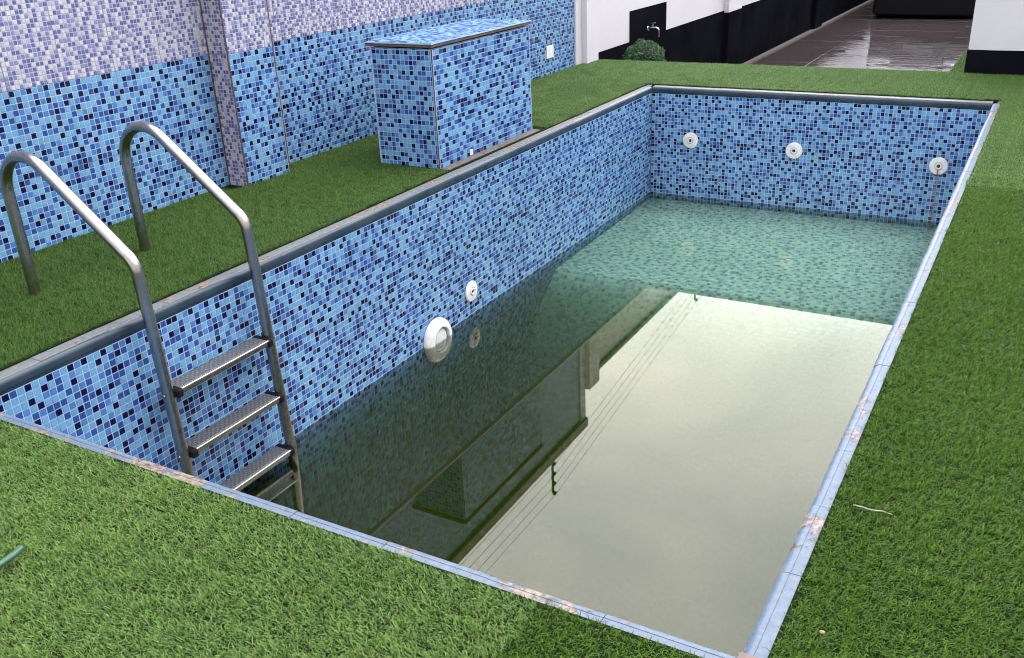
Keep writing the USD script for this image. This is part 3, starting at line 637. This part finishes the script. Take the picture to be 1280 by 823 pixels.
# ------------------------------------------------------------------ black car at the end of the driveway
car = xf('parked_car', label='black car parked at the far end of the wet driveway', cat='car')
cx0, cx1, cy0 = -.42, 1.30, 16.5
side = Polygon([(0, .28), (.02, .62), (.10, .80), (.95, .93), (1.05, .95), (3.55, .97), (4.15, .93), (4.25, .60), (4.22, .28)])
def carpart(poly, taper=0, x0=cx0, x1=cx1, z0=.95, zr=1.45):
    m = trimesh.creation.extrude_polygon(poly, x1-x0, engine='earcut')
    v = np.column_stack([m.vertices[:, 2]+x0, m.vertices[:, 0]+cy0, m.vertices[:, 1]+ZD])
    m = trimesh.Trimesh(v, m.faces)
    m = m.subdivide().subdivide()
    v = m.vertices.copy(); mid = (x0+x1)/2
    k = np.clip((v[:, 2]-ZD-z0)/(zr-z0), 0, 1)
    v[:, 0] = mid+(v[:, 0]-mid)*(1-taper*k)
    y = v[:, 1]-cy0; fr = np.clip((.35-y)/.35, 0, 1)
    v[:, 0] = mid+(v[:, 0]-mid)*(1-.07*fr**2)
    m.vertices = v; m.fix_normals(); return m
obj('body', carpart(side), M_carpaint, car, smooth=30)
obj('cabin', carpart(Polygon([(1.0, .93), (1.75, 1.44), (2.2, 1.48), (3.1, 1.46), (3.75, .96)]), .18, cx0+.06, cx1-.06), M_carpaint, car, smooth=30)
obj('windscreen', carpart(Polygon([(1.035, .965), (1.01, .97), (1.70, 1.425), (1.73, 1.42)]), .18, cx0+.12, cx1-.12), M_carglass, car)
for k in range(5):
    obj('grille_bar', cbx(cx0+.45, cx1-.45, cy0-.012, cy0+.02, ZD+.60+k*.035, ZD+.615+k*.035, .003), M_chrome, car)
obj('number_plate', cbx((cx0+cx1)/2-.24, (cx0+cx1)/2+.24, cy0-.02, cy0-.005, ZD+.42, ZD+.54, .003), M_plate, car)
obj('underbody', bx(cx0+.03, cx1-.03, cy0+.16, cy0+4.1, ZD+.07, ZD+.32), M_blackplastic, car)  # low black box that paints in the shadow under the car
obj('bumper', cbx(cx0+.08, cx1-.08, cy0-.03, cy0+.12, ZD+.05, ZD+.40, .03), M_blackplastic, car, smooth=30)
for s in (cx0+.26, cx1-.26):
    obj('headlight', cbx(s-.18, s+.18, cy0-.008, cy0+.12, ZD+.63, ZD+.75, .03), M_headlamp, car, smooth=30)
for yy in (.85, 3.45):
    for s, d in ((cx0+.02, 1), (cx1-.02, -1)):
        w = xf('wheel', car)
        a, b = sorted((s, s+d*.2))
        t = trimesh.creation.annulus(.19, .315, b-a, sections=36); t.apply_transform(trimesh.transformations.rotation_matrix(math.pi/2, [0, 1, 0])); t.apply_translation([(a+b)/2, cy0+yy, ZD+.315])
        obj('tyre', t, M_tyre, w, smooth=35)
        t = trimesh.creation.cylinder(.19, (b-a)*.8, sections=30); t.apply_transform(trimesh.transformations.rotation_matrix(math.pi/2, [0, 1, 0])); t.apply_translation([(a+b)/2, cy0+yy, ZD+.315])
        obj('rim', t, M_chrome, w, smooth=35)

# ------------------------------------------------------------------ small things on the turf
hz_ = .030
ho = xf('garden_hose', label='cut end of a green garden hose lying on the turf', cat='hose')
hp = [(.847, -.404, hz_), (.859, -.466, hz_), (.873, -.535, hz_-.001), (.889, -.62, hz_-.004), (.78, -.9, hz_-.006), (.6, -1.3, hz_-.006)]
tt = np.linspace(0, 1, 40); kk = np.linspace(0, 1, len(hp))
from scipy.interpolate import CubicSpline
hpts = CubicSpline(kk, np.array(hp))(tt)
obj('hose_tube', tube(hpts, .0072, 16, False), M_hose, ho, smooth=50)
obj('bore', tube(hpts[:4]-(hpts[1]-hpts[0])/np.linalg.norm(hpts[1]-hpts[0])*.0006, .0052, 14), M_hole, ho)
obj('dry_stick', tube([(2.340, .500, .026), (2.358, .4935, .030), (2.378, .4935, .028), (2.398, .496, .030), (2.418, .500, .025)], [.0013, .0016, .0012, .0014, .0008], 8), M_twig,
    label='short pale dry stick lying on the turf beside the pool', cat='stick')
pe = trimesh.creation.icosphere(2, .0042); pe.vertices = pe.vertices*[1, .8, .5]*(1+.4*meshkit.noise(pe.vertices*400)[:, None]); pe.apply_translation([2.368, .085, .026])
obj('dry_petal', pe, M_debris, label='tiny crumpled pink-brown petal on the turf near the pool corner', cat='petal')

# ------------------------------------------------------------------ artificial turf: backing sheet and tufted blades
EL, EN, ER, EF = .056, .039, .041, .062                       # how far behind the nose the turf starts: left, near, right, far
turf_poly = Polygon([(XW-.005, -3.5), (5.5, -3.5), (5.5, 6.378), (HX-.002, 6.378), (HX-.002, 16.4), (1.887, 16.4), (1.887, DECK_END-.005), (XW-.005, DECK_END-.005)]) \
    .difference(sbox(-EL-.004, -EN-.004, PW+ER+.004, PL+EF+.004)).difference(sbox(X0, Y1, -.08, Y2)).difference(sbox(XW-.01, PIL0, PILX, PIL1))
tb = trimesh.creation.extrude_polygon(turf_poly, .003, engine='earcut'); tb.apply_translation([0, 0, ZT-.003])
obj('turf_backing', tb, M_turfbase, kind='structure')

def blade_patch(rng, n, size, hgt, wid, lean, cols, face):
    root = np.column_stack([(rng.random((n, 2))-.5)*size*1.04, np.zeros(n)])
    # blades come in tufts of a few
    root[:, :2] += rng.normal(0, .0015, (n, 2))
    ang = rng.normal(face, 1.4, n); L_ = hgt*(.55+.6*rng.random(n))
    ln = np.clip(rng.normal(lean, .33, n), .1, 1.6)
    dirs = np.column_stack([np.cos(ang), np.sin(ang), np.zeros(n)])
    sidev = np.column_stack([-np.sin(ang), np.cos(ang), np.zeros(n)])
    tw = rng.normal(0, .6, n); sidev = sidev*np.cos(tw)[:, None]+dirs*np.sin(tw)[:, None]
    w = wid*(.7+.6*rng.random(n))[:, None]
    pts = []; p = root.copy(); el = np.pi/2-ln*.35
    for s, wf in ((0, 1.), (.4, .95), (.75, .7), (1., .12)):
        e = np.pi/2-ln*(.25+1.0*s)
        if s > 0:
            step = (s-prev)*L_
            p = p+dirs*(np.cos(e)*step)[:, None]+np.array([0, 0, 1.])*(np.sin(e)*step)[:, None]
        prev = s
        pts += [p-sidev*w*.5*wf, p+sidev*w*.5*wf]
    P = np.stack(pts, 1).reshape(-1, 3)
    q = sum([[[2*i, 2*i+1, 2*i+3], [2*i, 2*i+3, 2*i+2]] for i in range(3)], [])
    F = (np.arange(n)[:, None, None]*8+np.array(q)[None]).reshape(-1, 3)
    c = cols[rng.choice(len(cols), size=n, p=[.30, .30, .22, .12, .06])]*(.75+.5*rng.random(n))[:, None]
    shade = np.array([.35, .35, .75, .75, 1.1, 1.1, 1.35, 1.35])  # shade at the roots and highlights at the tips, painted into the colour
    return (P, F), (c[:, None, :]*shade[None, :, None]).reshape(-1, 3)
TCOL = np.array([(.050, .105, .016), (.070, .140, .022), (.030, .072, .010), (.120, .190, .045), (.120, .140, .050)])
def turf(name, cells, density, hgt, wid, lean, face, seed, nproto=6, cell=.1, label=None, tint=(1, 1, 1)):
    rng = np.random.default_rng(seed)
    pi = UsdGeom.PointInstancer.Define(stage, numbered('/World', name))
    tag(pi.GetPrim(), kind='stuff', label=label, cat='grass')
    rel = pi.CreatePrototypesRel()
    for k in range(nproto):
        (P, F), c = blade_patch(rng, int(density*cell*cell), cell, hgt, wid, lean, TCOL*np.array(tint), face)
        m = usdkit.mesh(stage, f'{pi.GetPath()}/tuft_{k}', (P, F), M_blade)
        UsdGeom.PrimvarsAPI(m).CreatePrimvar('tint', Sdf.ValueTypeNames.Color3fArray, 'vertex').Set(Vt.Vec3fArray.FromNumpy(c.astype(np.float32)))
        rel.AddTarget(m.GetPath())
    cells = np.array(cells); n = len(cells)
    ang = rng.normal(0, .05, n)
    pos = np.column_stack([cells+rng.normal(0, .003, (n, 2)), np.full(n, ZT-.002)+rng.uniform(-.001, .001, n)])
    pi.CreatePositionsAttr(Vt.Vec3fArray.FromNumpy(pos.astype(np.float32)))
    pi.CreateProtoIndicesAttr(Vt.IntArray.FromNumpy(rng.integers(0, nproto, n).astype(np.int32)))
    pi.CreateOrientationsAttr([Gf.Quath(float(math.cos(a/2)), 0., 0., float(math.sin(a/2))) for a in ang])
    s = .92+.2*rng.random(n)
    pi.CreateScalesAttr(Vt.Vec3fArray.FromNumpy(np.column_stack([s*0+1.02, s*0+1.02, s]).astype(np.float32)))
def grid(x0, x1, y0, y1, cell=.1):
    nx, ny = max(1, round((x1-x0)/cell)), max(1, round((y1-y0)/cell))
    gx = x0+(np.arange(nx)+.5)*(x1-x0)/nx; gy = y0+(np.arange(ny)+.5)*(y1-y0)/ny
    return [(a, b) for a in gx for b in gy]
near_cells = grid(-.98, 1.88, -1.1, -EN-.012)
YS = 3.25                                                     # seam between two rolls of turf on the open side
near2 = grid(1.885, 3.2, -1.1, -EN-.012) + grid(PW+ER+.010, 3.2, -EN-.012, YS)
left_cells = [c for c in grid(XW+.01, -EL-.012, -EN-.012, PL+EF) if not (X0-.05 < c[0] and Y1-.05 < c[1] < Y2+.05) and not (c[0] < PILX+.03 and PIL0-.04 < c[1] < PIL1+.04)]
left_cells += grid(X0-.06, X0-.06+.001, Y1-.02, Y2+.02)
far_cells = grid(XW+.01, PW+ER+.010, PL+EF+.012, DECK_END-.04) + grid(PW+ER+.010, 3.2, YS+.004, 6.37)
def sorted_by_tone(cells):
    """grazing-view sheen painted in as paler tints towards the far end: three tones, mixed cell by cell"""
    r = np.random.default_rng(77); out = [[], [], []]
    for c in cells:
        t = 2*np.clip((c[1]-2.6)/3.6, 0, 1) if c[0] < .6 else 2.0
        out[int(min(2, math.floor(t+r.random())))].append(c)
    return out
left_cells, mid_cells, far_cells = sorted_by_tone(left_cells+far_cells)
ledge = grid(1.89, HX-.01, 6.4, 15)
turf('artificial_turf', near_cells, 125000, .0165, .00135, .95, -2.2, 101, label='lighter strip of artificial grass at the near end of the pool', tint=(1.46, 1.36, 1.52))  # lighter tint partly paints in the look against the pile
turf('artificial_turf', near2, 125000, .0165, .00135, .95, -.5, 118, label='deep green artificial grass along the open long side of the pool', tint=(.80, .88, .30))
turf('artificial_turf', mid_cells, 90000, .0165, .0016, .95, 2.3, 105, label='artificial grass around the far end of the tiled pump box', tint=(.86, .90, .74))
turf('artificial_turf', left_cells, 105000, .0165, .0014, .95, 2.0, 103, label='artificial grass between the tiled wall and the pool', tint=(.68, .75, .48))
turf('artificial_turf', far_cells+ledge, 75000, .0165, .0018, .95, 2.6, 104, label='artificial grass strip tinted pale for sheen beyond the far end of the pool', tint=(1.10, 1.10, 1.2))  # paler tint paints in sky sheen at a grazing view
